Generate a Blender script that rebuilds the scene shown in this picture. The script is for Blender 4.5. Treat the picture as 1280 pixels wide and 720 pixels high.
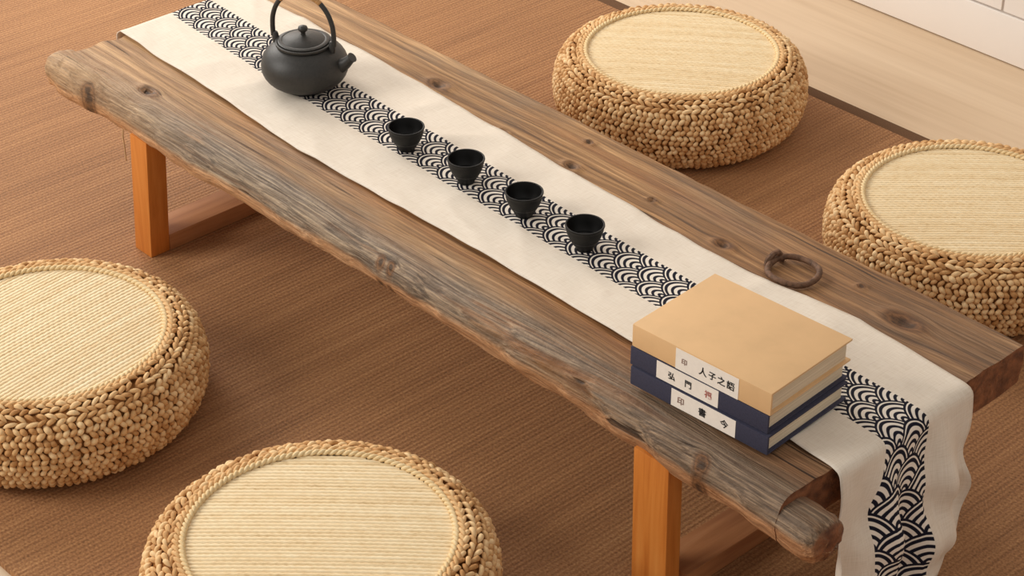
import bpy, bmesh, math, random
from mathutils import Vector, Matrix, noise as mnoise

for o in list(bpy.data.objects):
    bpy.data.objects.remove(o, do_unlink=True)
SC = bpy.context.scene
COL = SC.collection
random.seed(7)
PI = math.pi
sin, cos = math.sin, math.cos

# ------------------------------------------------------------------ camera
FPX = 2675.1
cam_d = bpy.data.cameras.new('camera')
cam_d.sensor_fit = 'HORIZONTAL'
cam_d.sensor_width = 36.0
cam_d.lens = FPX * 36.0 / 1280.0
cam_d.clip_start = 0.05
cam_o = bpy.data.objects.new('camera', cam_d)
COL.objects.link(cam_o)
cam_o.location = (1.7109, -1.5843, 1.678)
cam_o.rotation_euler = Vector((-0.617, 0.5713, -0.5412)).to_track_quat('-Z', 'Y').to_euler()
SC.camera = cam_o

# ------------------------------------------------------------------ light
SC.view_settings.view_transform = 'Standard'
SC.view_settings.look = 'None'
SC.view_settings.gamma = 1.0
SC.view_settings.use_curve_mapping = False
SC.view_settings.exposure = 0.0
w = bpy.data.worlds.new('room_daylight')
SC.world = w
w.use_nodes = True
w.node_tree.nodes['Background'].inputs[0].default_value = (1.0, 0.95, 0.89, 1)
w.node_tree.nodes['Background'].inputs[1].default_value = 0.52


def area(name, loc, target, sx, sy, watts, col):
    d = bpy.data.lights.new(name, 'AREA')
    d.shape = 'RECTANGLE'
    d.size = sx
    d.size_y = sy
    d.energy = watts
    d.color = col
    o = bpy.data.objects.new(name, d)
    COL.objects.link(o)
    o.location = loc
    o.rotation_euler = (Vector(target) - Vector(loc)).to_track_quat('-Z', 'Y').to_euler()
    return o


area('window_daylight', (-3.1, 0.45, 1.75), (-0.3, 0.1, 0.1), 1.7, 1.5, 66, (1.0, 0.95, 0.89))
area('front_left_fill', (-2.2, -3.0, 2.3), (0.0, 0.0, 0.1), 1.8, 1.6, 100, (1.0, 0.96, 0.90))  # unseen soft fill, added to brighten the front-facing sides

# ------------------------------------------------------------------ helpers


def tag(o, label=None, cat=None, group=None, kind=None):
    if label: o['label'] = label
    if cat: o['category'] = cat
    if group: o['group'] = group
    if kind: o['kind'] = kind
    return o


def empty(name, loc, rz=0.0):
    o = bpy.data.objects.new(name, None)
    o.empty_display_size = 0.05
    COL.objects.link(o)
    o.location = loc
    o.rotation_euler = (0, 0, rz)
    return o


def mesh_from(name, verts, faces, smooth=True, mats=None, mat_idx=None):
    me = bpy.data.meshes.new(name)
    me.from_pydata([tuple(v) for v in verts], [], faces)
    me.update()
    if smooth:
        me.polygons.foreach_set('use_smooth', [True] * len(me.polygons))
    return me


def link(name, me, mat=None, parent=None, loc=(0, 0, 0), rot=(0, 0, 0)):
    o = bpy.data.objects.new(name, me)
    COL.objects.link(o)
    if mat and len(me.materials) == 0:
        me.materials.append(mat)
    o.location = loc
    o.rotation_euler = rot
    if parent: o.parent = parent
    return o


class MB:
    """collects shapes into one mesh"""
    def __init__(self):
        self.v = []
        self.f = []

    def add(self, vs, fs):
        n = len(self.v)
        self.v += [tuple(p) for p in vs]
        self.f += [tuple(i + n for i in q) for q in fs]

    def box(self, x0, x1, y0, y1, z0, z1):
        self.add([(x0, y0, z0), (x1, y0, z0), (x1, y1, z0), (x0, y1, z0), (x0, y0, z1), (x1, y0, z1), (x1, y1, z1), (x0, y1, z1)],
                 [(0, 3, 2, 1), (4, 5, 6, 7), (0, 1, 5, 4), (1, 2, 6, 5), (2, 3, 7, 6), (3, 0, 4, 7)])

    def lathe(self, prof, n=48, close=False):
        vs, fs = [], []
        for r, z in prof:
            for i in range(n):
                a = 2 * PI * i / n
                vs.append((r * cos(a), r * sin(a), z))
        m = len(prof)
        for j in range(m - 1 if not close else m):
            k = (j + 1) % m
            for i in range(n):
                i2 = (i + 1) % n
                fs.append((j * n + i, j * n + i2, k * n + i2, k * n + i))
        if not close:
            if prof[0][0] > 1e-6: fs.append(tuple(reversed(range(n))))
            if prof[-1][0] > 1e-6: fs.append(tuple((m - 1) * n + i for i in range(n)))
        self.add(vs, fs)

    def tube(self, pts, rad, n=10, closed=False, flat=1.0):
        pts = [Vector(p) for p in pts]
        m = len(pts)
        if not hasattr(rad, '__len__'): rad = [rad] * m
        vs, fs = [], []
        up = None
        for i, p in enumerate(pts):
            if closed:
                t = pts[(i + 1) % m] - pts[i - 1]
            else:
                t = pts[min(i + 1, m - 1)] - pts[max(i - 1, 0)]
            t.normalize()
            if up is None:
                up = Vector((0, 0, 1)) if abs(t.z) < 0.9 else Vector((0, 1, 0))
            b = t.cross(up).normalized()
            up = b.cross(t).normalized()
            for k in range(n):
                a = 2 * PI * k / n
                vs.append(p + (b * cos(a) + up * sin(a) * flat) * rad[i])
        for i in range(m if closed else m - 1):
            j = (i + 1) % m
            for k in range(n):
                k2 = (k + 1) % n
                fs.append((i * n + k, i * n + k2, j * n + k2, j * n + k))
        if not closed:
            fs.append(tuple(reversed(range(n))))
            fs.append(tuple((m - 1) * n + k for k in range(n)))
        self.add(vs, fs)

    def mesh(self, name, smooth=False):
        return mesh_from(name, self.v, self.f, smooth)

    def build(self, name, mat, parent=None, smooth=False, bevel=0.0, seg=2, loc=(0, 0, 0), rot=(0, 0, 0), angle=40):
        me = self.mesh(name, False)
        if bevel:
            bm = bmesh.new()
            bm.from_mesh(me)
            bmesh.ops.bevel(bm, geom=[e for e in bm.edges], offset=bevel, segments=seg, affect='EDGES', profile=0.6, clamp_overlap=True)
            bm.to_mesh(me)
            bm.free()
        bm = bmesh.new()
        bm.from_mesh(me)
        bmesh.ops.recalc_face_normals(bm, faces=bm.faces)
        bm.to_mesh(me)
        bm.free()
        if smooth or bevel:
            me.polygons.foreach_set('use_smooth', [True] * len(me.polygons))
            me.set_sharp_from_angle(angle=math.radians(angle))
        return link(name, me, mat, parent, loc, rot)


def copy_tree(o, parent=None):
    c = o.copy()
    COL.objects.link(c)
    c.parent = parent
    for ch in list(o.children):
        copy_tree(ch, c)
    return c


def lerp(a, b, t): return a + (b - a) * t


def pl(x, pts):
    """piecewise linear"""
    if x <= pts[0][0]: return pts[0][1]
    for (a, b), (c, d) in zip(pts, pts[1:]):
        if x <= c: return lerp(b, d, (x - a) / (c - a))
    return pts[-1][1]


def nz(x, y=0.0, z=0.0): return mnoise.noise(Vector((x, y, z)))


def srgb(r, g, b):
    def c(u):
        u /= 255.0
        return u / 12.92 if u <= 0.04045 else ((u + 0.055) / 1.055) ** 2.4
    return (c(r), c(g), c(b), 1.0)


# ------------------------------------------------------------------ material nodes
class Mat:
    def __init__(self, name, rough=0.6, spec=0.3):
        self.m = bpy.data.materials.new(name)
        self.m.use_nodes = True
        self.nt = self.m.node_tree
        self.b = self.nt.nodes['Principled BSDF']
        self.b.inputs['Roughness'].default_value = rough
        self.b.inputs['Specular IOR Level'].default_value = spec

    def n(self, t, **kw):
        nd = self.nt.nodes.new(t)
        for k, v in kw.items(): setattr(nd, k, v)
        return nd

    def set(self, sock, v):
        if v is None: return
        if hasattr(v, 'is_output'): self.nt.links.new(v, sock)
        else:
            if sock.type == 'RGBA' and len(v) == 3: v = tuple(v) + (1,)
            sock.default_value = v

    def math(self, op, a, b=None, c=None, clamp=False):
        nd = self.n('ShaderNodeMath', operation=op, use_clamp=clamp)
        self.set(nd.inputs[0], a)
        self.set(nd.inputs[1], b)
        if c is not None: self.set(nd.inputs[2], c)
        return nd.outputs[0]

    def mix(self, fac, a, b, blend='MIX'):
        nd = self.n('ShaderNodeMix', data_type='RGBA', blend_type=blend)
        self.set(nd.inputs[0], fac)
        self.set(nd.inputs[6], a)
        self.set(nd.inputs[7], b)
        return nd.outputs[2]

    def fmix(self, fac, a, b):
        nd = self.n('ShaderNodeMix', data_type='FLOAT')
        self.set(nd.inputs[0], fac)
        self.set(nd.inputs[2], a)
        self.set(nd.inputs[3], b)
        return nd.outputs[0]

    def coord(self, kind='Object'):
        return self.n('ShaderNodeTexCoord').outputs[kind]

    def mapping(self, vec, scale=(1, 1, 1), loc=(0, 0, 0), rot=(0, 0, 0)):
        nd = self.n('ShaderNodeMapping')
        self.set(nd.inputs[0], vec)
        nd.inputs[1].default_value = loc
        nd.inputs[2].default_value = rot
        nd.inputs[3].default_value = scale
        return nd.outputs[0]

    def noise(self, vec, scale=5, detail=4, rough=0.55, dist=0.0):
        nd = self.n('ShaderNodeTexNoise')
        self.set(nd.inputs['Vector'], vec)
        nd.inputs['Scale'].default_value = scale
        nd.inputs['Detail'].default_value = detail
        nd.inputs['Roughness'].default_value = rough
        nd.inputs['Distortion'].default_value = dist
        return nd.outputs[0]

    def sep(self, vec):
        nd = self.n('ShaderNodeSeparateXYZ')
        self.set(nd.inputs[0], vec)
        return nd.outputs

    def comb(self, x, y, z):
        nd = self.n('ShaderNodeCombineXYZ')
        for i, v in enumerate((x, y, z)): self.set(nd.inputs[i], v)
        return nd.outputs[0]

    def ramp(self, fac, stops):
        nd = self.n('ShaderNodeValToRGB')
        el = nd.color_ramp.elements
        while len(el) < len(stops): el.new(0.5)
        for e, (p, c) in zip(el, stops):
            e.position = p
            e.color = c if len(c) == 4 else tuple(c) + (1,)
        self.set(nd.inputs[0], fac)
        return nd.outputs[0]

    def sstep(self, x, a, b):
        nd = self.n('ShaderNodeMapRange', interpolation_type='SMOOTHSTEP')
        self.set(nd.inputs[0], x)
        nd.inputs[1].default_value = a
        nd.inputs[2].default_value = b
        return nd.outputs[0]

    def color(self, c): self.set(self.b.inputs['Base Color'], c)

    def bump(self, h, strength=0.5, dist=0.002):
        nd = self.n('ShaderNodeBump')
        nd.inputs['Strength'].default_value = strength
        nd.inputs['Distance'].default_value = dist
        self.set(nd.inputs['Height'], h)
        self.nt.links.new(nd.outputs[0], self.b.inputs['Normal'])


TLOC = Vector((-0.125, 0.075, 0.0))     # base centre of the table

# knots in the plank: x, y (world), size
KNOTS = [(-0.389, 0.215, 0.016), (-0.088, 0.190, 0.011), (0.051, 0.204, 0.006), (0.190, 0.189, 0.012), (0.458, 0.218, 0.022),
         (-0.222, 0.186, 0.008), (0.372, 0.243, 0.005), (-0.655, -0.105, 0.015), (-0.752, -0.148, 0.011), (-0.12, 0.255, 0.006), (-0.095, -0.140, 0.006), (-0.075, -0.140, 0.005), (0.470, -0.150, 0.008)]


def mat_plank():
    M = Mat('weathered_plank_wood', 0.62, 0.35)
    co = M.coord('Object')
    warp = M.noise(M.mapping(co, (1.6, 7, 7)), 1.0, 3)
    sx, sy, sz = M.sep(co)
    # grain bends round every knot
    yy = M.math('ADD', sy, M.math('MULTIPLY', M.math('SUBTRACT', warp, 0.5), 0.05))
    kmask = None
    ring = None
    for kx, ky, ks in KNOTS:
        dx = M.math('DIVIDE', M.math('SUBTRACT', sx, kx - TLOC.x), ks * 1.7)
        dy = M.math('DIVIDE', M.math('SUBTRACT', sy, ky - TLOC.y), ks)
        d2 = M.math('ADD', M.math('MULTIPLY', dx, dx), M.math('MULTIPLY', dy, dy))
        g = M.math('EXPONENT', M.math('MULTIPLY', d2, -0.75))
        yy = M.math('SUBTRACT', yy, M.math('MULTIPLY', M.math('MULTIPLY', dy, g), ks * 0.75))
        kmask = g if kmask is None else M.math('MAXIMUM', kmask, g)
    v = M.comb(sx, yy, sz)
    grain = M.noise(M.mapping(v, (2.2, 95, 60)), 1.0, 6, 0.62)
    fine = M.noise(M.mapping(v, (9, 420, 240)), 1.0, 4, 0.6)
    band = M.noise(M.mapping(v, (1.1, 19, 14)), 1.0, 3, 0.5)
    blotch = M.noise(M.mapping(co, (3, 7, 7)), 1.0, 4, 0.55)
    base = M.ramp(grain, [(0.30, srgb(82, 56, 36)), (0.42, srgb(132, 98, 64)), (0.54, srgb(164, 126, 86)), (0.68, srgb(200, 162, 118))])
    warm = M.ramp(fine, [(0.3, srgb(124, 80, 46)), (0.6, srgb(178, 124, 78))])
    base = M.mix(M.math('MULTIPLY', M.sstep(band, 0.46, 0.66), 0.6), base, warm)
    grey = M.ramp(fine, [(0.28, srgb(66, 60, 56)), (0.48, srgb(118, 108, 98)), (0.72, srgb(184, 168, 148))])
    gmask = M.math('MULTIPLY', M.sstep(blotch, 0.46, 0.70), 0.5)
    # the waney front edge is weathered grey
    edge = M.math('SUBTRACT', 1.0, M.sstep(M.math('ADD', sy, M.math('MULTIPLY', M.math('SUBTRACT', blotch, 0.5), 0.10)), -0.200, -0.150))
    gmask = M.math('MAXIMUM', gmask, M.math('MULTIPLY', edge, M.math('MULTIPLY', M.sstep(M.math('ADD', M.math('MULTIPLY', grain, 0.6), M.math('MULTIPLY', blotch, 0.4)), 0.32, 0.52), 0.92)))
    # the right end is greyer and darker, the far left end paler
    endr = M.sstep(M.math('ADD', sx, M.math('MULTIPLY', M.math('SUBTRACT', blotch, 0.5), 0.5)), 0.25, 0.66)
    gmask = M.math('MAXIMUM', gmask, M.math('MULTIPLY', endr, 0.45))
    c = M.mix(gmask, base, grey)
    endl = M.math('SUBTRACT', 1.0, M.sstep(M.math('ADD', sx, M.math('MULTIPLY', blotch, 0.2)), -0.60, -0.20))
    c = M.mix(M.math('MULTIPLY', endl, 0.7), c, M.ramp(grain, [(0.3, srgb(146, 110, 76)), (0.7, srgb(212, 178, 138))]))
    # pale worn arris at the bottom of the front edge
    low = M.math('MULTIPLY', M.math('SUBTRACT', 1.0, M.sstep(M.math('ADD', sz, M.math('MULTIPLY', blotch, 0.014)), 0.218, 0.228)), M.math('SUBTRACT', 1.0, M.sstep(sy, -0.212, -0.196)))
    c = M.mix(M.math('MULTIPLY', low, 0.8), c, M.ramp(fine, [(0.3, srgb(164, 120, 84)), (0.7, srgb(216, 172, 132))]))
    # cracks along the grain
    cr = M.noise(M.mapping(v, (3.0, 150, 90), (3.1, 0.4, 0.2)), 1.0, 2, 0.4)
    crack = M.math('SUBTRACT', 1.0, M.sstep(cr, 0.24, 0.31))
    c = M.mix(M.math('MULTIPLY', crack, 0.8), c, srgb(48, 34, 24))
    # knots
    kn = M.noise(M.mapping(co, (90, 90, 90)), 1.0, 3)
    kcol = M.ramp(M.math('ADD', kmask, M.math('MULTIPLY', M.math('SUBTRACT', kn, 0.5), 0.5)),
                  [(0.0, srgb(134, 98, 64)), (0.5, srgb(136, 98, 64)), (0.68, srgb(92, 64, 42)), (0.82, srgb(132, 96, 64)), (0.98, srgb(56, 38, 26))])
    c = M.mix(M.math('MULTIPLY', M.sstep(kmask, 0.35, 0.8), 0.85), c, kcol)
    dark = M.sstep(M.math('ADD', sx, M.math('MULTIPLY', M.math('SUBTRACT', blotch, 0.5), 0.8)), -0.10, 0.55)
    c = M.mix(M.math('MULTIPLY', dark, 0.5), c, srgb(206, 178, 154), 'MULTIPLY')
    c = M.mix(0.5, c, (1.12, 1.04, 0.90, 1), 'MULTIPLY')
    tex = M.ramp(M.noise(M.mapping(v, (14, 700, 420)), 1.0, 4, 0.7), [(0.32, (0.50, 0.47, 0.44, 1)), (0.5, (1.0, 0.99, 0.97, 1)), (0.70, (1.28, 1.24, 1.18, 1))])
    c = M.mix(0.85, c, tex, 'MULTIPLY')
    # sawn ends show red-brown end grain
    nrm = M.n('ShaderNodeNewGeometry').outputs['Normal']
    nx = M.sep(nrm)[0]
    eg = M.ramp(M.noise(M.mapping(co, (30, 60, 90)), 1.0, 4), [(0.3, srgb(84, 48, 30)), (0.7, srgb(150, 96, 62))])
    c = M.mix(M.sstep(nx, 0.65, 0.9), c, eg)
    M.color(c)
    h = M.math('ADD', M.math('MULTIPLY', grain, 0.7), M.math('MULTIPLY', fine, 0.45))
    h = M.math('SUBTRACT', h, M.math('MULTIPLY', crack, 0.7))
    rough_edge = M.math('MULTIPLY', edge, M.noise(M.mapping(co, (55, 90, 55)), 1.0, 5, 0.65))
    h = M.math('ADD', h, M.math('MULTIPLY', rough_edge, 0.9))
    M.bump(h, 0.85, 0.0040)
    return M.m


def mat_leg():
    M = Mat('orange_varnished_pine', 0.42, 0.4)
    co = M.coord('Object')
    g = M.noise(M.mapping(co, (60, 60, 4)), 1.0, 5, 0.6, 0.4)
    M.color(M.ramp(g, [(0.3, srgb(184, 104, 38)), (0.5, srgb(206, 126, 54)), (0.75, srgb(220, 146, 72))]))
    M.bump(g, 0.15, 0.001)
    return M.m


def mat_rail():
    M = Mat('varnished_pine_rail', 0.6, 0.3)
    co = M.coord('Object')
    g = M.noise(M.mapping(co, (60, 4, 60)), 1.0, 5, 0.6, 0.4)
    M.color(M.ramp(g, [(0.3, srgb(150, 96, 60)), (0.5, srgb(172, 116, 74)), (0.75, srgb(186, 132, 90))]))
    M.bump(g, 0.15, 0.001)
    return M.m


def mat_straw(name, lo, mid, hi, fib=160, rough=0.7):
    M = Mat(name, rough, 0.25)
    co = M.coord('Object')
    isl = M.n('ShaderNodeNewGeometry').outputs['Random Per Island']
    g = M.noise(M.mapping(co, (fib, fib, fib)), 1.0, 4, 0.6)
    big = M.noise(M.mapping(co, (9, 9, 9)), 1.0, 3)
    f = M.math('ADD', M.math('MULTIPLY', isl, 0.5), M.math('ADD', M.math('MULTIPLY', g, 0.4), M.math('MULTIPLY', M.math('SUBTRACT', big, 0.5), 0.5)))
    M.color(M.ramp(f, [(0.12, lo), (0.42, mid), (0.85, hi)]))
    M.bump(g, 0.4, 0.0012)
    return M.m


def mat_disc():
    M = Mat('cream_rush_matting', 0.62, 0.28)
    co = M.coord('Object')
    isl = M.n('ShaderNodeNewGeometry').outputs['Random Per Island']
    streak = M.noise(M.mapping(co, (7, 300, 10)), 1.0, 3, 0.6)
    fleck = M.noise(M.mapping(co, (110, 150, 20)), 1.0, 3, 0.6)
    blot = M.noise(M.mapping(co, (9, 9, 9)), 1.0, 3)
    f = M.math('ADD', M.math('MULTIPLY', streak, 0.4), M.math('ADD', M.math('MULTIPLY', fleck, 0.45), M.math('MULTIPLY', isl, 0.15)))
    c = M.ramp(f, [(0.22, srgb(194, 160, 112)), (0.42, srgb(232, 206, 162)), (0.7, srgb(246, 228, 192))])
    c = M.mix(M.math('MULTIPLY', M.sstep(blot, 0.5, 0.75), 0.25), c, srgb(226, 196, 146))
    M.color(c)
    M.bump(fleck, 0.3, 0.001)
    return M.m


def mat_rug():
    M = Mat('brown_sisal_weave', 0.75, 0.3)
    co = M.coord('Object')
    sx, sy, sz = M.sep(co)
    wob = M.noise(M.mapping(co, (25, 4, 1)), 1.0, 2)
    xr = M.math('ADD', sx, M.math('MULTIPLY', M.math('SUBTRACT', wob, 0.5), 0.003))
    rib = M.math('MULTIPLY', M.math('ADD', M.math('SINE', M.math('MULTIPLY', xr, 2 * PI / 0.0075)), 1.0), 0.5)
    cross = M.math('MULTIPLY', M.math('ADD', M.math('SINE', M.math('ADD', M.math('MULTIPLY', sy, 2 * PI / 0.006), M.math('MULTIPLY', M.math('FLOOR', M.math('DIVIDE', xr, 0.0075)), PI))), 1.0), 0.5)
    streak = M.noise(M.mapping(co, (150, 3.0, 1)), 1.0, 4, 0.65)
    streak2 = M.noise(M.mapping(co, (34, 1.3, 1)), 1.0, 3, 0.55)
    speck = M.noise(M.mapping(co, (330, 330, 1)), 1.0, 2, 0.6)
    big = M.noise(M.mapping(co, (2.2, 2.2, 1)), 1.0, 2)
    f = M.math('ADD', M.math('MULTIPLY', streak, 0.22), M.math('MULTIPLY', speck, 0.51))
    f = M.math('ADD', f, M.math('MULTIPLY', streak2, 0.17))
    f = M.math('ADD', f, M.math('MULTIPLY', rib, 0.06))
    f = M.math('ADD', f, M.math('MULTIPLY', M.math('SUBTRACT', big, 0.5), 0.14))
    c = M.ramp(f, [(0.26, srgb(88, 58, 36)), (0.44, srgb(140, 96, 61)), (0.56, srgb(168, 121, 79)), (0.74, srgb(204, 158, 110))])
    M.color(c)
    h = M.math('ADD', M.math('MULTIPLY', rib, 0.6), M.math('ADD', M.math('MULTIPLY', cross, 0.35), M.math('MULTIPLY', speck, 0.4)))
    M.bump(h, 0.42, 0.002)
    M.b.inputs['Sheen Weight'].default_value = 0.45
    M.b.inputs['Sheen Roughness'].default_value = 0.4
    M.b.inputs['Sheen Tint'].default_value = srgb(240, 190, 140)
    return M.m


def mat_simple(name, col, rough=0.6, spec=0.3, var=0.12, scale=40, bump=0.0, metal=0.0, bdist=0.001):
    M = Mat(name, rough, spec)
    co = M.coord('Object')
    n = M.noise(M.mapping(co, (scale,) * 3), 1.0, 4, 0.6)
    lo = tuple(max(0, c * (1 - var * 2)) for c in col[:3]) + (1,)
    hi = tuple(min(1, c * (1 + var * 1.4)) for c in col[:3]) + (1,)
    M.color(M.ramp(n, [(0.25, lo), (0.5, col), (0.78, hi)]))
    M.b.inputs['Metallic'].default_value = metal
    if bump: M.bump(n, bump, bdist)
    return M.m


def mat_floor():
    M = Mat('pale_oak_floor', 0.42, 0.4)
    co = M.coord('Object')
    g = M.noise(M.mapping(co, (2.2, 60, 1)), 1.0, 5, 0.6)
    b = M.noise(M.mapping(co, (1.4, 8, 1)), 1.0, 3)
    f = M.math('ADD', M.math('MULTIPLY', g, 0.55), M.math('MULTIPLY', b, 0.45))
    M.color(M.ramp(f, [(0.3, srgb(200, 172, 140)), (0.5, srgb(212, 186, 155)), (0.72, srgb(222, 198, 168))]))
    M.bump(g, 0.08, 0.001)
    return M.m


def mat_runner():
    """natural linen with a printed band of overlapping wave fans; UV in metres: u across, v along"""
    M = Mat('linen_with_wave_print', 0.85, 0.15)
    uv = M.n('ShaderNodeUVMap').outputs[0]
    u, v, _ = M.sep(uv)
    R = 0.0245
    h = R / 2
    vv = M.math('MULTIPLY', v, 0.575)
    ush = M.math('SUBTRACT', u, 0.0105)
    jm = M.math('FLOOR', M.math('DIVIDE', M.math('ADD', vv, R), h))
    val = None
    done = None
    for k in range(4):
        j = M.math('SUBTRACT', jm, float(k))
        off = M.math('MULTIPLY', M.math('FLOORED_MODULO', j, 2.0), R)
        dx = M.math('SUBTRACT', M.math('FLOORED_MODULO', M.math('ADD', M.math('ADD', ush, off), R), 2 * R), R)
        dy = M.math('SUBTRACT', vv, M.math('MULTIPLY', j, h))
        d = M.math('SQRT', M.math('ADD', M.math('MULTIPLY', dx, dx), M.math('MULTIPLY', dy, dy)))
        t = M.math('DIVIDE', d, R)
        ins = M.math('LESS_THAN', t, 1.0)
        ring = M.math('FRACT', M.math('ADD', M.math('MULTIPLY', t, 4.4), 0.56))
        # white arcs between dark lines
        wht = M.math('MULTIPLY', M.sstep(ring, 0.34, 0.42), M.math('SUBTRACT', 1.0, M.sstep(ring, 0.86, 0.94)))
        wht = M.math('MULTIPLY', wht, M.math('LESS_THAN', t, 0.92))
        if val is None:
            val = M.math('MULTIPLY', wht, ins)
            done = ins
        else:
            take = M.math('MULTIPLY', ins, M.math('SUBTRACT', 1.0, done))
            val = M.math('ADD', val, M.math('MULTIPLY', wht, take))
            done = M.math('MAXIMUM', done, ins)
    band = M.math('LESS_THAN', M.math('ABSOLUTE', u), 0.036)
    wx = M.math('SINE', M.math('MULTIPLY', u, 2 * PI / 0.0011))
    wy = M.math('SINE', M.math('MULTIPLY', v, 2 * PI / 0.0011))
    weave = M.math('MULTIPLY', wx, wy)
    n1 = M.noise(M.mapping(uv, (40, 700, 1)), 1.0, 3)
    n2 = M.noise(M.mapping(uv, (700, 40, 1)), 1.0, 3)
    th = M.math('ADD', M.math('MULTIPLY', n1, 0.5), M.math('MULTIPLY', n2, 0.5))
    lin = M.ramp(th, [(0.3, srgb(218, 204, 186)), (0.5, srgb(230, 218, 202)), (0.7, srgb(237, 227, 213))])
    ink = M.ramp(th, [(0.3, srgb(16, 16, 26)), (0.7, srgb(34, 34, 50))])
    pr = M.mix(val, ink, M.mix(0.5, lin, srgb(244, 236, 226)))
    M.color(M.mix(band, lin, pr))
    M.bump(M.math('ADD', M.math('MULTIPLY', weave, 0.3), th), 0.25, 0.0008)
    return M.m


PLANK = mat_plank()
LEG = mat_leg()
RAIL = mat_rail()
STRAW = mat_straw('braided_straw', srgb(176, 124, 72), srgb(218, 174, 120), srgb(246, 216, 168))
STRAW_IN = mat_simple('straw_core', srgb(160, 108, 60), 0.9, 0.1, 0.2, 60, 0.4)
CORD = mat_straw('pale_straw_cord', srgb(196, 160, 108), srgb(228, 200, 152), srgb(244, 226, 186))
DISC = mat_disc()
RUG = mat_rug()
BIND = mat_simple('brown_cotton_binding', srgb(104, 76, 54), 0.85, 0.15, 0.15, 500, 0.4)
FLOOR = mat_floor()
WHITE = mat_simple('white_satin_paint', srgb(240, 232, 224), 0.45, 0.35, 0.015, 6)
JOINT = mat_simple('pale_grey_joint', srgb(196, 184, 174), 0.8, 0.15, 0.05, 30)
RUNNER = mat_runner()
IRON = mat_simple('black_cast_iron', srgb(45, 43, 40), 0.50, 0.5, 0.16, 260, 0.35, 0.0, 0.0006)
IRON_IN = mat_simple('black_enamel', srgb(20, 19, 18), 0.35, 0.5, 0.1, 60)
CUPM = mat_simple('black_glazed_iron', srgb(18, 18, 18), 0.55, 0.3, 0.18, 300, 0.3, 0.0, 0.0006)
RUST = mat_simple('rusted_iron', srgb(112, 82, 62), 0.7, 0.4, 0.35, 140, 0.8, 0.2, 0.002)
RATTAN = mat_simple('tan_rattan_wrap', srgb(176, 132, 84), 0.6, 0.3, 0.2, 200, 0.4)
KRAFT = mat_simple('tan_kraft_cover', srgb(222, 182, 134), 0.6, 0.3, 0.035, 22, 0.06)
NAVY = mat_simple('navy_book_cloth', srgb(60, 60, 78), 0.75, 0.25, 0.12, 420, 0.3)
PAPER = Mat('page_edges', 0.85, 0.1)
_c = PAPER.coord('Object')
_l = PAPER.noise(PAPER.mapping(_c, (6, 6, 1600)), 1.0, 3, 0.7)
PAPER.color(PAPER.ramp(_l, [(0.3, srgb(176, 156, 128)), (0.5, srgb(222, 206, 180)), (0.72, srgb(236, 224, 202))]))
PAPER.bump(_l, 0.4, 0.001)
PAPER = PAPER.m
LABELM = mat_simple('white_paper_label', srgb(240, 232, 222), 0.8, 0.15, 0.03, 120)
INK = mat_simple('black_printing_ink', srgb(38, 36, 36), 0.8, 0.1, 0.1, 200)
INK_RED = mat_simple('faded_red_ink', srgb(176, 110, 100), 0.8, 0.1, 0.12, 200)
INK_GREY = mat_simple('faded_brown_ink', srgb(142, 116, 106), 0.8, 0.1, 0.12, 200)
TWINE = mat_simple('pale_twine', srgb(206, 176, 132), 0.8, 0.15, 0.1, 200)

# ================================================================== setting
WALL_Y = 1.315
m = MB()
m.box(-4.0, 4.0, -4.0, WALL_Y + 0.10, -0.06, -0.008)
tag(m.build('floor', FLOOR), kind='structure')
FZ = -0.008

wall = MB()
wall.box(-4.0, 4.0, WALL_Y + 0.0065, WALL_Y + 0.10, FZ, 2.6)
wall_o = tag(wall.build('wall_back', JOINT), kind='structure')
# white boards on the wall, above the baseboard, with open joints
px = [-3.98, -2.78, -1.98, -1.08, -0.181, 0.72, 1.62, 2.52, 3.42]
for a, b in zip(px, px[1:]):
    for z0, z1 in ((0.083, 0.52), (0.522, 1.1), (1.102, 2.58)):
        m = MB()
        m.box(a + 0.002, b - 0.002, WALL_Y + 0.004, WALL_Y + 0.0105, z0, z1)
        m.build('wall_board', WHITE, wall_o, bevel=0.001, seg=1)
m = MB()
m.box(-4.0, 4.0, WALL_Y, WALL_Y + 0.0065, FZ + 0.0025, 0.080)
tag(m.build('baseboard_back', WHITE, bevel=0.0015), kind='structure')

# rug: a woven field with a binding along the two long edges
rug = empty('area_rug', (-0.3, 0.15, FZ))
tag(rug, 'large brown woven sisal rug covering the floor under the low table', 'rug')
RY0, RY1 = -0.682, 0.989
m = MB()
nx_, ny_ = 60, 30
m.box(-2.8, 2.6, RY0 - 0.15, RY1 - 0.026 - 0.15, 0.0, 0.008)
m.build('woven_field', RUG, rug)
m = MB()
m.box(-2.8, 2.6, RY1 - 0.026 - 0.15, RY1 - 0.15, 0.0, 0.0080)
m.build('edge_binding', BIND, rug, bevel=0.002)

# ================================================================== table
table = empty('low_table', TLOC)
tag(table, 'low tea table of one weathered wood plank on orange wooden legs', 'table')
ZT, ZB = 0.250, 0.194
XL, XR = -0.832, 0.586


def front_y(x):
    return pl(x, [(-0.88, -0.150), (-0.80, -0.158), (-0.72, -0.146), (-0.63, -0.150), (-0.5, -0.150), (-0.3, -0.146), (0.0, -0.143), (0.3, -0.146), (0.46, -0.156), (0.66, -0.158)]) + 0.004 * nz(x * 9, 3.1) + 0.0022 * nz(x * 33, 1.7)


def back_y(x):
    return 0.289 + 0.003 * nz(x * 6, 9.2) + 0.0015 * nz(x * 25, 4.4)


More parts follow.
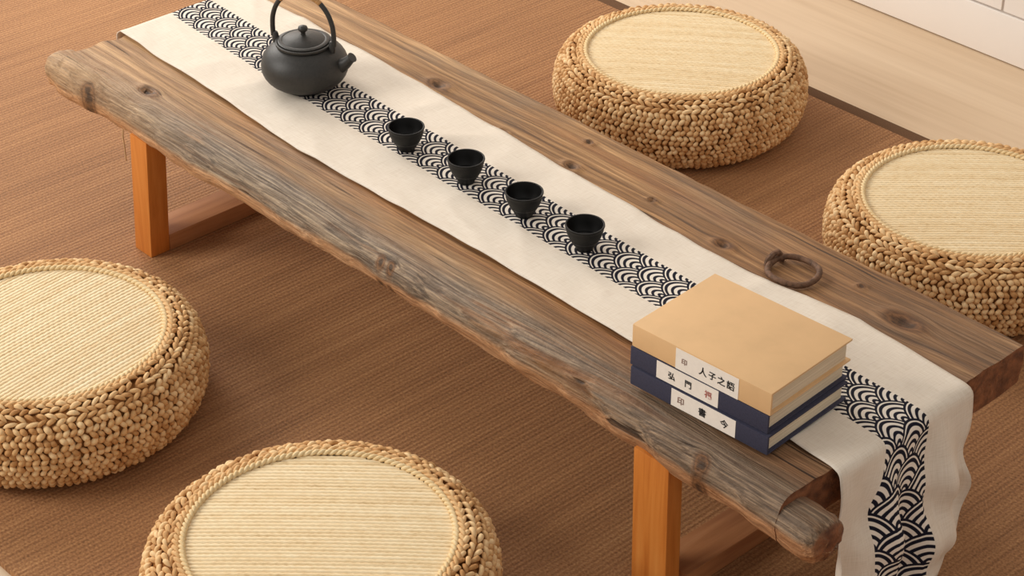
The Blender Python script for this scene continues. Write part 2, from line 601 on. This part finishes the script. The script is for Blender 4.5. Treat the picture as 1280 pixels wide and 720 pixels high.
def section(x, lump):
    """closed loop of (y, z, lip) from front bottom over the top to back bottom"""
    fy, by = front_y(x), back_y(x)
    pts = []
    dz = 0.003 * nz(x * 5, 7.7)
    H = ZT - ZB
    # front wane: a few points bulging outward
    NF = 12
    for i in range(NF + 1):
        t = i / NF
        # low upright arris, then a rounded slope up to the flat top
        w_ = 0.030 + 0.008 * nz(x * 3, 6.6)
        if t < 0.33:
            q = t / 0.33
            yy = fy + 0.006 * (1 - q) ** 2
            zz = ZB + dz + 0.019 * q
        else:
            q = (t - 0.33) / 0.67
            yy = fy + w_ * (1 - cos(q * PI / 2)) ** 0.9
            zz = lerp(ZB + dz + 0.019, ZT, sin(q * PI / 2) ** 0.92)
        zz += 0.0025 * nz(x * 14, t * 3) * (1 - t)
        yy += 0.003 * nz(x * 22, t * 5, 2.2) * (1 if t < 0.9 else 0.3)
        lip = 0.0
        pts.append((yy, min(zz, ZT), lip))
    NTOP = 64
    y0 = pts[-1][0]
    y1 = by - 0.004
    for i in range(1, NTOP + 1):
        y = lerp(y0, y1, i / NTOP)
        z = ZT - 0.0012 + 0.0010 * nz(x * 3, y * 28) + 0.0006 * nz(x * 7, y * 110)
        z -= 0.0005 * max(0.0, 1 - (y - y0) / 0.025)
        for kx, ky, ks in KNOTS:
            d = math.hypot((x - kx) / 1.5, y - ky) / ks
            if d < 2:
                z += 0.0022 * math.exp(-(d - 0.85) ** 2 * 6) - 0.0045 * math.exp(-d * d * 5)
        pts.append((y, min(z, ZT + 0.001), 0.0))
    for i in range(0, 7):
        t = i / 6
        pts.append((by + 0.0012 * nz(x * 30, t * 6), lerp(ZT - 0.004, ZB + 0.003, t), 0))
    NB = 12
    yb0, yb1 = by - 0.003, pts[0][0]
    for i in range(NB):
        pts.append((lerp(yb0, yb1, i / NB), ZB + dz * (i / NB), 0.0))
    return pts


NX = 420
vs, fs = [], []
ns = len(section(0, 0))
for i in range(NX + 1):
    s = i / NX
    for k, (y, z, lip) in enumerate(section(lerp(XL, XR, s), 0)):
        # the waney front edge runs out past both sawn ends in blunt noses
        l2 = lip
        ex0 = XL + 0.012 * nz(y * 40, 5.5) + 0.02 * max(0, y) - 0.036 * l2
        ex1 = XR + 0.003 * nz(y * 40, z * 40, 8.5) + 0.052 * l2 * (1 + 0.1 * nz(y * 90, z * 90, 1.5))
        x = lerp(ex0, ex1, s)
        if s < 0.055:
            q = (1 - s / 0.055) ** 2 * l2
            z += 0.004 * q
            y += 0.012 * q
        if s > 0.94:
            q = ((s - 0.94) / 0.06) ** 1.4 * l2
            z -= 0.006 * q
            y += 0.002 * q
        # blunt rounded noses
        e_ = max(0.0, (s - 0.980) / 0.020, (0.016 - s) / 0.016)
        if e_ > 0:
            k_ = (1 - math.sqrt(max(0.0, 1 - e_ * e_ * 0.96))) * 0.55 * l2
            y = lerp(y, front_y(lerp(XL, XR, s)) + 0.017, k_)
            z = lerp(z, ZB + 0.024, k_)
        vs.append((x - TLOC.x, y - TLOC.y, z))
for i in range(NX):
    for k in range(ns):
        k2 = (k + 1) % ns
        fs.append((i * ns + k, (i + 1) * ns + k, (i + 1) * ns + k2, i * ns + k2))
# the waney edge runs out past both sawn ends in blunt, log-like noses
for xa, xb, drop_ in ((XR - 0.05, 0.642, 0.0045), (XL + 0.05, -0.872, -0.003)):
    n0 = len(vs)
    NN, KN = 26, 28
    for i in range(NN + 1):
        q = i / NN
        x = lerp(xa, xb, q)
        e_ = max(0.0, (q - 0.80) / 0.20)
        sc = math.sqrt(max(0.0, 1 - e_ ** 2.6)) * 0.62 + 0.38 if e_ < 1 else 0.30
        fy = front_y(x)
        g_ = min(1.0, max(0.0, q - 0.3) / 0.3)
        yc, zc = fy + 0.0265 + 0.003 * g_, ZB + 0.0225 - drop_ * g_
        ra, rb = lerp(0.0245, 0.0300, g_), lerp(0.0205, 0.0270, g_)
        for k in range(KN):
            a = 2 * PI * k / KN
            ca, sa = cos(a), sin(a)
            rr = sc * (1 + 0.07 * nz(x * 30, ca * 2, sa * 2) + 0.05 * nz(x * 80, ca * 5, sa * 5))
            vs.append((x + 0.003 * nz(ca * 3, sa * 3, 4.0) * q - TLOC.x,
                       yc + ra * rr * math.copysign(abs(ca) ** 0.85, ca) - TLOC.y, zc + rb * rr * math.copysign(abs(sa) ** 0.85, sa)))
    for i in range(NN):
        for k in range(KN):
            k2 = (k + 1) % KN
            fs.append((n0 + i * KN + k, n0 + (i + 1) * KN + k, n0 + (i + 1) * KN + k2, n0 + i * KN + k2))
    fs.append(tuple(n0 + k for k in range(KN)))
    fs.append(tuple(n0 + NN * KN + k for k in range(KN)))
fs.append(tuple(range(ns)))
fs.append(tuple(reversed([NX * ns + k for k in range(ns)])))
me = mesh_from('plank_top', vs, fs)
bm = bmesh.new()
bm.from_mesh(me)
ngons = [f for f in bm.faces if len(f.verts) > 4]
bmesh.ops.triangulate(bm, faces=ngons)
bmesh.ops.recalc_face_normals(bm, faces=bm.faces)
bm.to_mesh(me)
bm.free()
me.polygons.foreach_set('use_smooth', [True] * len(me.polygons))
me.set_sharp_from_angle(angle=math.radians(38))
tag(link('plank_top', me, PLANK, table), 'weathered grey-brown plank with a rough natural front edge')


def leg(x0, x1, y0, y1, lean=0.0):
    m = MB()
    zt = ZB + 0.006
    b = [(x0 + lean, y0), (x1 + lean, y0), (x1 + lean, y1), (x0 + lean, y1)]
    t = [(x0, y0), (x1, y0), (x1, y1), (x0, y1)]
    vs = [(x - TLOC.x, y - TLOC.y, 0) for x, y in b] + [(x - TLOC.x, y - TLOC.y, zt) for x, y in t]
    m.add(vs, [(0, 3, 2, 1), (4, 5, 6, 7), (0, 1, 5, 4), (1, 2, 6, 5), (2, 3, 7, 6), (3, 0, 4, 7)])
    return m.build('leg', LEG, table, bevel=0.0012)


leg(-0.648, -0.607, -0.149, -0.116, -0.018)
leg(0.367, 0.422, -0.150, -0.126, 0.004)
leg(-0.648, -0.607, 0.235, 0.268, -0.018)
leg(0.367, 0.422, 0.244, 0.268, 0.004)
for x0, x1 in ((-0.678, -0.6235), (0.376, 0.428)):
    m = MB()
    m.box(x0 - TLOC.x, x1 - TLOC.x, -0.1155 - TLOC.y, 0.2345 - TLOC.y, 0.0003, 0.027)
    m.build('foot_rail', RAIL, table, bevel=0.0012)

# hand-forged ring pull on the plank
m = MB()
ctr = Vector((0.298 - TLOC.x, 0.201 - TLOC.y, ZT + 0.0055))
m.tube([ctr + Vector((0.0325 * cos(a), 0.0320 * sin(a), 0.0012 * sin(a * 3))) for a in [2 * PI * i / 48 for i in range(48)]],
       [0.0040 + 0.0008 * nz(i * 0.6, 2.0) for i in range(48)], 10, closed=True)
tag(m.build('ring_pull', RUST, table, smooth=True), 'rusty hand-forged iron ring')
m = MB()
sx0, sy0 = 0.264 - TLOC.x, 0.206 - TLOC.y
m.tube([(sx0 - 0.004, sy0 - 0.012, ZT - 0.003), (sx0 - 0.003, sy0 - 0.010, ZT + 0.007), (sx0, sy0 - 0.004, ZT + 0.0145), (sx0 + 0.001, sy0 + 0.003, ZT + 0.0145),
        (sx0 + 0.001, sy0 + 0.009, ZT + 0.007), (sx0 + 0.001, sy0 + 0.011, ZT - 0.003)], 0.0042, 8)
tag(m.build('staple', RUST, table, smooth=True), 'rusty iron staple holding the ring')
# twine end hanging under the plank beside the left leg
m = MB()
m.tube([(-0.695 - TLOC.x, -0.128 - TLOC.y, 0.197), (-0.697 - TLOC.x, -0.131 - TLOC.y, 0.170), (-0.694 - TLOC.x, -0.132 - TLOC.y, 0.150), (-0.697 - TLOC.x, -0.130 - TLOC.y, 0.128)], 0.0011, 6)
m.build('twine_end', TWINE, table, smooth=True)

# ================================================================== table runner
NEAR = [(-0.84, -0.029), (-0.64, -0.039), (-0.37, -0.058), (-0.034, -0.053), (0.27, -0.057), (0.45, -0.060), (0.586, -0.070)]
FAR = [(-0.84, 0.205), (-0.51, 0.198), (-0.093, 0.175), (0.184, 0.160), (0.30, 0.163), (0.424, 0.180), (0.586, 0.166)]
SN = [(-0.84, 0.064), (-0.518, 0.040), (0.235, 0.019), (0.48, 0.016), (0.586, 0.010)]
SF = [(-0.84, 0.137), (-0.465, 0.115), (0.23, 0.091), (0.48, 0.089), (0.586, 0.085)]
NU_A, NU_B = 14, 14
NUS = 16
ucols = [(-0.115 + i * (0.079 / NU_A), 'n', i / NU_A) for i in range(NU_A)]
ucols += [(-0.036 + i * (0.072 / NUS), 's', i / NUS) for i in range(NUS)]
ucols += [(0.036 + i * (0.079 / NU_B), 'f', i / NU_B) for i in range(NU_B + 1)]
RB = 0.012       # bend radius at the plank ends
XE, XS = 0.590, -0.840
ZC = ZT + 0.0030


def runner_pt(s, col):
    """s: metres along the runner; 0 at the left fold, LTOP at the right fold"""
    u, seg, t = col
    ltop = XE - XS
    xx = min(max(XS + s, XS), XE)
    a, b, c, d = pl(xx, NEAR), pl(xx, SN), pl(xx, SF), pl(xx, FAR)
    drop = s - ltop
    if drop > 0:       # hanging front end: plain sides are gathered, the band spreads
        q = min(1.0, drop / 0.09)
        q = q * q * (3 - 2 * q)
        a = lerp(a, -0.080 + 0.010 * sin(drop * 34 + 0.6) + 0.02 * max(0, drop - 0.12), q)
        b = lerp(b, -0.021 - 0.02 * drop, q)
        c = lerp(c, 0.076 - 0.03 * drop, q)
        d = lerp(d, 0.158 + 0.007 * sin(drop * 52 + 0.2) - 0.05 * max(0, drop - 0.09), q)
        if drop > 0.205:
            d -= 6.0 * (drop - 0.205) ** 1.6
    y = lerp(a, b, t) if seg == 'n' else lerp(b, c, t) if seg == 's' else lerp(c, d, t)
    # small ragged wobble of the hems
    if seg == 'n': y += 0.0022 * nz(s * 16, 3.3) * (1 - t)
    if seg == 'f': y += 0.0022 * nz(s * 16, 8.3) * t
    if -0.001 <= s <= ltop:
        z = ZC + 0.0011 * (nz(s * 11, y * 16, 2.0) + 0.5) + 0.0055 * max(0, 0.30 - abs(nz(s * 7 + y * 9, y * 12 - s * 4, 5.0))) + 0.0022 * max(0, nz(s * 9, y * 5, 7.0))
        if seg == 'n' and t < 0.2: z += 0.0012 * (1 - t / 0.2) * (0.4 + nz(s * 13, 1.1))
        return Vector((XS + s, y, max(z, ZC - 0.0004)))
    e = drop if drop > 0 else -s
    if e < RB * PI / 2:
        th = e / RB
        ox, z = RB * sin(th), ZC - RB * (1 - cos(th))
        f = 0.0
    else:
        f = e - RB * PI / 2
        ox, z = RB, ZC - RB - f
    if drop > 0:
        amp = min(1.0, f / 0.10)
        fold = 0.011 * sin(y * 62 + 0.8 + f * 9) + 0.006 * sin(y * 118 - f * 14 + 2.0)
        fold += 0.006 * nz(y * 14, f * 16, 3.3)
        crease = 0.006 * sin((f * 70 - y * 30)) * (1 if seg == 'f' else 0.25) * min(1, max(0, f - 0.04) / 0.05)
        ox += amp * (fold + 0.016 + 0.05 * f) + amp * crease
        z = max(z, FZ + 0.012 + 0.002 * nz(y * 40, f * 9))
        return Vector((XE + ox, y, z))
    ox += min(1, f / 0.08) * (0.005 + 0.004 * sin(y * 50))
    return Vector((XS - ox, y, z))


LTOP = XE - XS
s0, s1 = -0.125, LTOP + 0.247
NS = 330
vs, fs, uvs = [], [], []
nc = len(ucols)
for i in range(NS + 1):
    s = lerp(s0, s1, i / NS)
    for cl in ucols:
        vs.append(runner_pt(s, cl))
        uvs.append((cl[0], s + 1.0))
for i in range(NS):
    for k in range(nc - 1):
        fs.append((i * nc + k, (i + 1) * nc + k, (i + 1) * nc + k + 1, i * nc + k + 1))
base = Vector((-0.125, 0.065, ZT))
me = mesh_from('table_runner', [p - base for p in vs], fs)
uvl = me.uv_layers.new(name='UVMap')
for lp in me.loops:
    uvl.data[lp.index].uv = uvs[lp.vertex_index]
runner = link('table_runner', me, RUNNER, None, base)
md = runner.modifiers.new('thickness', 'SOLIDIFY')
md.thickness = 0.0011
md.offset = -1.0 if me.polygons[nc * 150].normal.z > 0 else 1.0
tag(runner, 'long cream linen table runner with a black and white wave band', 'table runner')


def runner_z(x, y): return ZC + 0.0012

# ================================================================== woven floor cushions
PRO_N = 60


def side(t):
    """t 0 at the top rim, 1 at the floor: radius, height, outward normal"""
    a = PI / 2 - t * PI
    R_, H_ = 0.160, 0.0595
    ca, sa = cos(a), sin(a)
    r = R_ + 0.046 * (abs(ca) ** 0.85)
    z = 0.0615 + H_ * (abs(sa) ** 0.92) * (1 if sa >= 0 else -1)
    n = Vector((ca / 0.046, 0, sa / 0.060)).normalized()
    return r, z, n


def make_cushion(ang):
    root = empty('floor_cushion', (0, 0, FZ + 0.0085), 0)
    # inner core seen between the strands
    m = MB()
    prof = [(0.0, 0.006)] + [(side(1 - i / 24)[0] - 0.0050, min(0.1130, max(0.006, side(1 - i / 24)[1] - 0.001))) for i in range(25)] + [(0.0, 0.1130)]
    m.lathe(prof, 72)
    m.build('core', STRAW_IN, root, smooth=True)
    # knotted braid over the whole side, too fine to count
    rnd = random.Random(11)
    m = MB()
    SN_, SR = 7, 5
    # arc-length table of the profile
    L = [0.0]
    for i in range(200):
        r0, z0, _ = side(i / 200)
        r1, z1, _ = side((i + 1) / 200)
        L.append(L[-1] + math.hypot(r1 - r0, z1 - z0))
    tot = L[-1]

    def t_at(l):
        for i in range(200):
            if L[i + 1] >= l: return (i + (l - L[i]) / max(1e-9, L[i + 1] - L[i])) / 200
        return 1.0
    rows = 19
    for j in range(rows):
        l = tot * (0.045 + 0.92 * j / (rows - 1))
        t = t_at(l)
        r, z, n0 = side(t)
        top = j < 4
        pitch = 0.0125 if top else 0.0098
        cnt = int(2 * PI * r / pitch)
        lon = 0.0090 if top else 0.0070
        wid = 0.0034 if top else 0.0040
        tilt0 = (0.40 if j % 2 else -0.40) if top else (0.8 if j % 2 else -0.8)
        for i in range(cnt):
            a = 2 * PI * (i + 0.5 * (j % 2) + rnd.uniform(-0.16, 0.16)) / cnt
            er = Vector((cos(a), sin(a), 0))
            et = Vector((-sin(a), cos(a), 0))
            n = er * n0.x + Vector((0, 0, n0.z))
            es = n.cross(et)
            dl = rnd.uniform(-0.0012, 0.0012)
            c = er * r + Vector((0, 0, z)) + es * dl + n * rnd.uniform(-0.0012, 0.0008)
            ti = tilt0 + rnd.uniform(-0.22, 0.22)
            ax = et * cos(ti) + es * sin(ti)
            bx_ = n.cross(ax)
            vv, ff = [], []
            lo = lon * rnd.uniform(0.9, 1.15)
            wi = wid * rnd.uniform(0.85, 1.15)
            for p in range(SR + 1):
                w_ = -1 + 2 * p / SR
                rad = math.sqrt(max(0.06, 1 - w_ * w_ * 0.94))
                for q in range(SN_):
                    b = 2 * PI * q / SN_
                    vv.append(c + ax * (lo * w_) + bx_ * (wi * rad * cos(b)) + n * (wi * 0.95 * rad * sin(b) - 0.0042 * w_ * w_))
            for p in range(SR):
                for q in range(SN_):
                    q2 = (q + 1) % SN_
                    ff.append((p * SN_ + q, p * SN_ + q2, (p + 1) * SN_ + q2, (p + 1) * SN_ + q))
            mz = min(v.z for v in vv)
            if mz < 0: vv = [Vector((v.x, v.y, max(v.z, 0.0))) for v in vv]
            m.add(vv, ff)
    o = m.build('braided_side', STRAW, root, smooth=True, angle=180)
    tag(o, 'knotted braid of golden plant fibre', kind='stuff')
    # twisted edging cord: two plies round the seat
    m = MB()
    for ph in (0, PI):
        pts = []
        K = 360
        for i in range(K):
            a = 2 * PI * i / K
            tw = a * 62 + ph
            rr = 0.1560 + 0.0021 * cos(tw)
            pts.append((rr * cos(a), rr * sin(a), 0.1203 + 0.0018 * sin(tw)))
        m.tube(pts, 0.0025, 6, closed=True)
    m.build('edging_cord', CORD, root, smooth=True, angle=180)
    m = MB()
    pts = []
    for ph in (0, PI):
        pts = []
        for i in range(360):
            a = 2 * PI * i / 360
            tw = a * 50 + ph
            rr = 0.1628 + 0.0025 * cos(tw)
            pts.append((rr * cos(a), rr * sin(a), 0.1200 + 0.0018 * sin(tw)))
        m.tube(pts, 0.0028, 6, closed=True)
    m.build('rim_braid', STRAW, root, smooth=True, angle=180)
    # seat: parallel rush strands with over-and-under waves
    m = MB()
    m.lathe([(0.0, 0.1140), (0.1550, 0.1140), (0.1550, 0.1166), (0.0, 0.1185)], 64)
    RD = 0.1545
    pit = 0.0062
    k = -int(RD / pit)
    while k * pit < RD:
        yc = k * pit
        hl = math.sqrt(max(0, RD * RD - yc * yc))
        if hl > 0.01:
            n_ = max(4, int(hl * 2 / 0.0045))
            vv, ff = [], []
            for i in range(n_ + 1):
                x = lerp(-hl, hl, i / n_)
                zz = 0.1178 + 0.0022 * (1 - (x * x + yc * yc) / (RD * RD)) + 0.0003 * (1 if (i + k) % 2 else -1)
                for dy_, dz_ in ((-0.0031, -0.0006), (-0.0021, 0.0006), (0.0, 0.0010), (0.0021, 0.0006), (0.0031, -0.0006)):
                    vv.append((x, yc + dy_, zz + dz_))
            for i in range(n_):
                for q in range(4):
                    ff.append((i * 5 + q, (i + 1) * 5 + q, (i + 1) * 5 + q + 1, i * 5 + q + 1))
            m.add(vv, ff)
        k += 1
    o = m.build('seat_mat', DISC, root, smooth=True, angle=180, rot=(0, 0, ang))
    tag(o, 'round cream seat of parallel rush strands')
    return root


def set_cushion(c, x, y, ang, rz, label):
    c.location = (x, y, FZ + 0.0082)
    c.rotation_euler = (0, 0, rz)
    for ch in c.children:
        if ch.name.startswith('seat_mat'): ch.rotation_euler = (0, 0, ang - rz)
    tag(c, label, 'cushion', 'woven floor cushions round the low table')


c0 = make_cushion(0.0)
spots = [(-0.4006, 0.7458, 40, 0, 'round woven straw floor cushion behind the table, beside the pale wood floor, fully in view'),
         (0.2113, 0.7055, 46, 75, 'round woven straw floor cushion behind the iron ring, cut by the right edge'),
         (-0.4024, -0.4583, 97, 150, 'round woven straw floor cushion at the left edge near the left table leg'),
         (0.1679, -0.4549, 46, 220, 'nearest round woven straw floor cushion, cut by the bottom edge')]
for i, (x, y, a, rz, lb) in enumerate(spots):
    c = c0 if i == 0 else copy_tree(c0)
    set_cushion(c, x, y, math.radians(a), math.radians(rz), lb)

# ================================================================== teapot
TPX, TPY = -0.509, 0.067
tp = empty('teapot', (TPX, TPY, runner_z(TPX, TPY)), math.radians(25))
tp.scale = (1.05, 1.05, 1.03)
tag(tp, 'small black cast-iron teapot with arched handle standing on the wave band', 'teapot')
m = MB()
prof = [(0.030, 0.0), (0.033, 0.001), (0.034, 0.004), (0.0395, 0.007)]
for i in range(31):
    t = i / 30
    a = lerp(-1.05, 1.18, t)
    r = 0.0595 * cos(a) ** 0.72
    z = 0.034 + 0.0335 * sin(a) / sin(1.18) * (1.0 if a > 0 else 0.93)
    prof.append((r + 0.00035 * (1 if i % 2 else -1), z))
prof += [(0.0385, 0.0668), (0.0385, 0.0695), (0.0365, 0.0700), (0.0355, 0.0690), (0.0, 0.0690)]
m.lathe(prof, 72)
m.build('body', IRON, tp, smooth=True, angle=55)
m = MB()
lp_ = [(0.0, 0.0685), (0.0345, 0.0692), (0.0352, 0.0712), (0.0335, 0.0722), (0.030, 0.0730), (0.0292, 0.0724), (0.0275, 0.0736), (0.018, 0.0768), (0.008, 0.0788), (0.0045, 0.0792), (0.0, 0.0793)]
m.lathe(lp_, 64)
lid = m.build('lid', IRON, tp, smooth=True, angle=50)
m = MB()
m.lathe([(0.0, 0.0785), (0.0035, 0.0788), (0.0030, 0.0815), (0.0036, 0.0835), (0.0062, 0.0860), (0.0068, 0.0885), (0.0058, 0.0912), (0.003, 0.0926), (0.0, 0.0929)], 24)
m.build('knob', IRON, lid, smooth=True, angle=60)
m = MB()
sp = [(0.046, 0, 0.038), (0.057, 0, 0.043), (0.064, 0, 0.049), (0.0690, 0, 0.0545), (0.0725, 0, 0.0580)]
m.tube(sp, [0.0125, 0.0100, 0.0078, 0.0066, 0.0062], 16)
m.tube([(0.0721, 0, 0.0576), (0.0727, 0, 0.0582)], [0.0072, 0.0073], 16)
m.build('spout', IRON, tp, smooth=True, angle=50)
for s in (-1, 1):
    m = MB()
    m.tube([(s * 0.0405, 0, 0.058), (s * 0.0425, 0, 0.066), (s * 0.0430, 0, 0.0735), (s * 0.0425, 0, 0.0765)], [0.0062, 0.0052, 0.0045, 0.0030], 12, flat=0.8)
    m.build('handle_lug', IRON, tp, smooth=True, angle=50)


def hpt(a):
    # arch of the handle, a from 0 (right foot) to PI (left foot)
    ca, sa = cos(a), sin(a)
    return Vector((0.0475 * math.copysign(abs(ca) ** 0.8, ca) * (1.0 - 0.10 * max(0, 0.35 - sa)), 0.0, 0.070 + 0.069 * sa ** 0.85))


for lo, hi in ((0.0, 1.02), (PI - 0.92, PI)):
    m = MB()
    pts = [hpt(lerp(lo, hi, i / 20)) for i in range(21)]
    m.tube(pts, 0.0034, 12)
    m.build('handle_arm', IRON, tp, smooth=True, angle=50)
m = MB()
pts = [hpt(lerp(1.02, PI - 0.92, i / 60)) for i in range(61)]
m.tube(pts, [0.0034 + 0.0005 * abs(sin(i * 0.9)) for i in range(61)], 10)
tag(m.build('handle_grip', RATTAN, tp, smooth=True), 'tan wrapped grip at the top of the handle')

# ================================================================== cups
CUPS = [(-0.273, 0.057, 'black iron teacup standing nearest the teapot'),
        (-0.152, 0.058, 'second black iron teacup counted from the teapot'),
        (-0.036, 0.055, 'second black iron teacup counted from the books'),
        (0.076, 0.055, 'black iron teacup standing nearest the stack of books')]


def make_cup():
    c = empty('teacup', (0, 0, 0))
    m = MB()
    prof = [(0.0, 0.0012), (0.0090, 0.0012), (0.0098, 0.0), (0.0112, 0.0), (0.0116, 0.0030), (0.0128, 0.0050)]
    for i in range(1, 13):
        t = i / 12
        prof.append((0.0128 + 0.0114 * math.sin(t * PI / 2 * 0.92) ** 1.0 + (0.00025 if i % 2 else -0.00025), 0.0050 + 0.0260 * t))
    prof += [(0.0250, 0.0330), (0.0255, 0.0345), (0.0252, 0.0360), (0.0242, 0.0363)]
    m.lathe(prof + [(0.0232, 0.0358)], 48)
    # leave the top open: remove the cap face
    m.f = [f for f in m.f if len(f) <= 4 or min(m.v[i][2] for i in f) < 0.03]
    m.build('cup_body', CUPM, c, smooth=True, angle=50)
    m = MB()
    m.lathe([(0.0236, 0.0360), (0.0232, 0.0340), (0.0222, 0.025), (0.0185, 0.014), (0.0135, 0.0085), (0.008, 0.0070), (0.0, 0.0068)], 48)
    m.f = [f for f in m.f if len(f) <= 4]
    m.build('cup_inside', IRON_IN, c, smooth=True, angle=80)
    return c


cup0 = make_cup()
for i, (x, y, lb) in enumerate(CUPS):
    c = cup0 if i == 0 else copy_tree(cup0)
    c.location = (x + 0.006, y - 0.006, runner_z(x, y))
    c.rotation_euler = (0, 0, i * 1.3)
    tag(c, lb, 'cup', 'row of black teacups on the runner')

# ================================================================== books


def glyph_mesh(ch, size):
    cu = bpy.data.curves.new('glyph', 'FONT')
    cu.body = ch
    cu.size = size
    cu.align_x = 'CENTER'
    cu.align_y = 'CENTER'
    cu.offset = size * 0.022
    o = bpy.data.objects.new('glyph', cu)
    COL.objects.link(o)
    dg = bpy.context.evaluated_depsgraph_get()
    me = bpy.data.meshes.new_from_object(o.evaluated_get(dg))
    bpy.data.objects.remove(o, do_unlink=True)
    xs = [v.co.x for v in me.vertices]
    ys = [v.co.y for v in me.vertices]
    if xs:
        cx, cy = (min(xs) + max(xs)) / 2, (min(ys) + max(ys)) / 2
        for v in me.vertices: v.co.x -= cx; v.co.y -= cy
    return me


def make_book(z, th, cover, name_lb, L, D, x0, y0, rz, lab, glyphs):
    """spine faces -Y; origin at the left front bottom corner"""
    bk = empty('book', (x0, y0, z), rz)
    tag(bk, name_lb, 'book', 'stack of books on the table')
    ct = 0.0026
    m = MB()
    m.box(0, L, 0.0015, D, 0, ct)
    m.build('back_board', cover, bk, bevel=0.0008)
    m = MB()
    m.box(0, L, 0.0015, D, th - ct, th)
    m.build('front_board', cover, bk, bevel=0.0008)
    m = MB()
    m.box(0, L, 0, 0.0030, 0.0002, th - 0.0002)
    m.build('spine', cover, bk, bevel=0.0012)
    m = MB()
    m.box(0.004, L - 0.0045, 0.0028, D - 0.0045, ct - 0.0002, th - ct + 0.0002)
    m.build('page_block', PAPER, bk)
    a, b, zl, zh = lab
    m = MB()
    m.box(a * L, b * L, -0.0005, 0.0004, zl * th, zh * th)
    lo = m.build('label', LABELM, bk)
    tag(lo, 'white paper spine label with printed characters')
    for f, ch, s, mt in glyphs:
        gm = glyph_mesh(ch, s)
        g = link('character', gm, mt, lo, (lerp(a, b, f) * L, -0.0008, (zl + zh) / 2 * th), (PI / 2, 0, 0))
    return bk


BZ = ZT + 0.0053
make_book(BZ, 0.0250, NAVY, 'navy blue cloth book at the bottom of the stack', 0.198, 0.146, 0.330, -0.121, math.radians(3.6), (0.31, 0.775, 0.06, 0.97),
          [(0.15, '印', 0.0105, INK_GREY), (0.49, '書', 0.0115, INK), (0.83, '今', 0.0115, INK)])
make_book(BZ + 0.0252, 0.0250, NAVY, 'navy blue cloth book in the middle of the stack', 0.197, 0.148, 0.327, -0.119, math.radians(3.9), (0.20, 0.65, 0.05, 0.96),
          [(0.25, '弘', 0.0105, INK), (0.52, '門', 0.0105, INK), (0.84, '福', 0.0105, INK_RED)])
make_book(BZ + 0.0504, 0.0300, KRAFT, 'tan book with a plain cover lying on top of the stack', 0.198, 0.147, 0.328, -0.118, math.radians(3.6), (0.325, 0.775, 0.02, 0.93),
          [(0.14, '印', 0.0085, INK_GREY), (0.44, '人', 0.0115, INK), (0.59, '子', 0.0110, INK), (0.735, '之', 0.0115, INK), (0.88, '語', 0.0115, INK)])
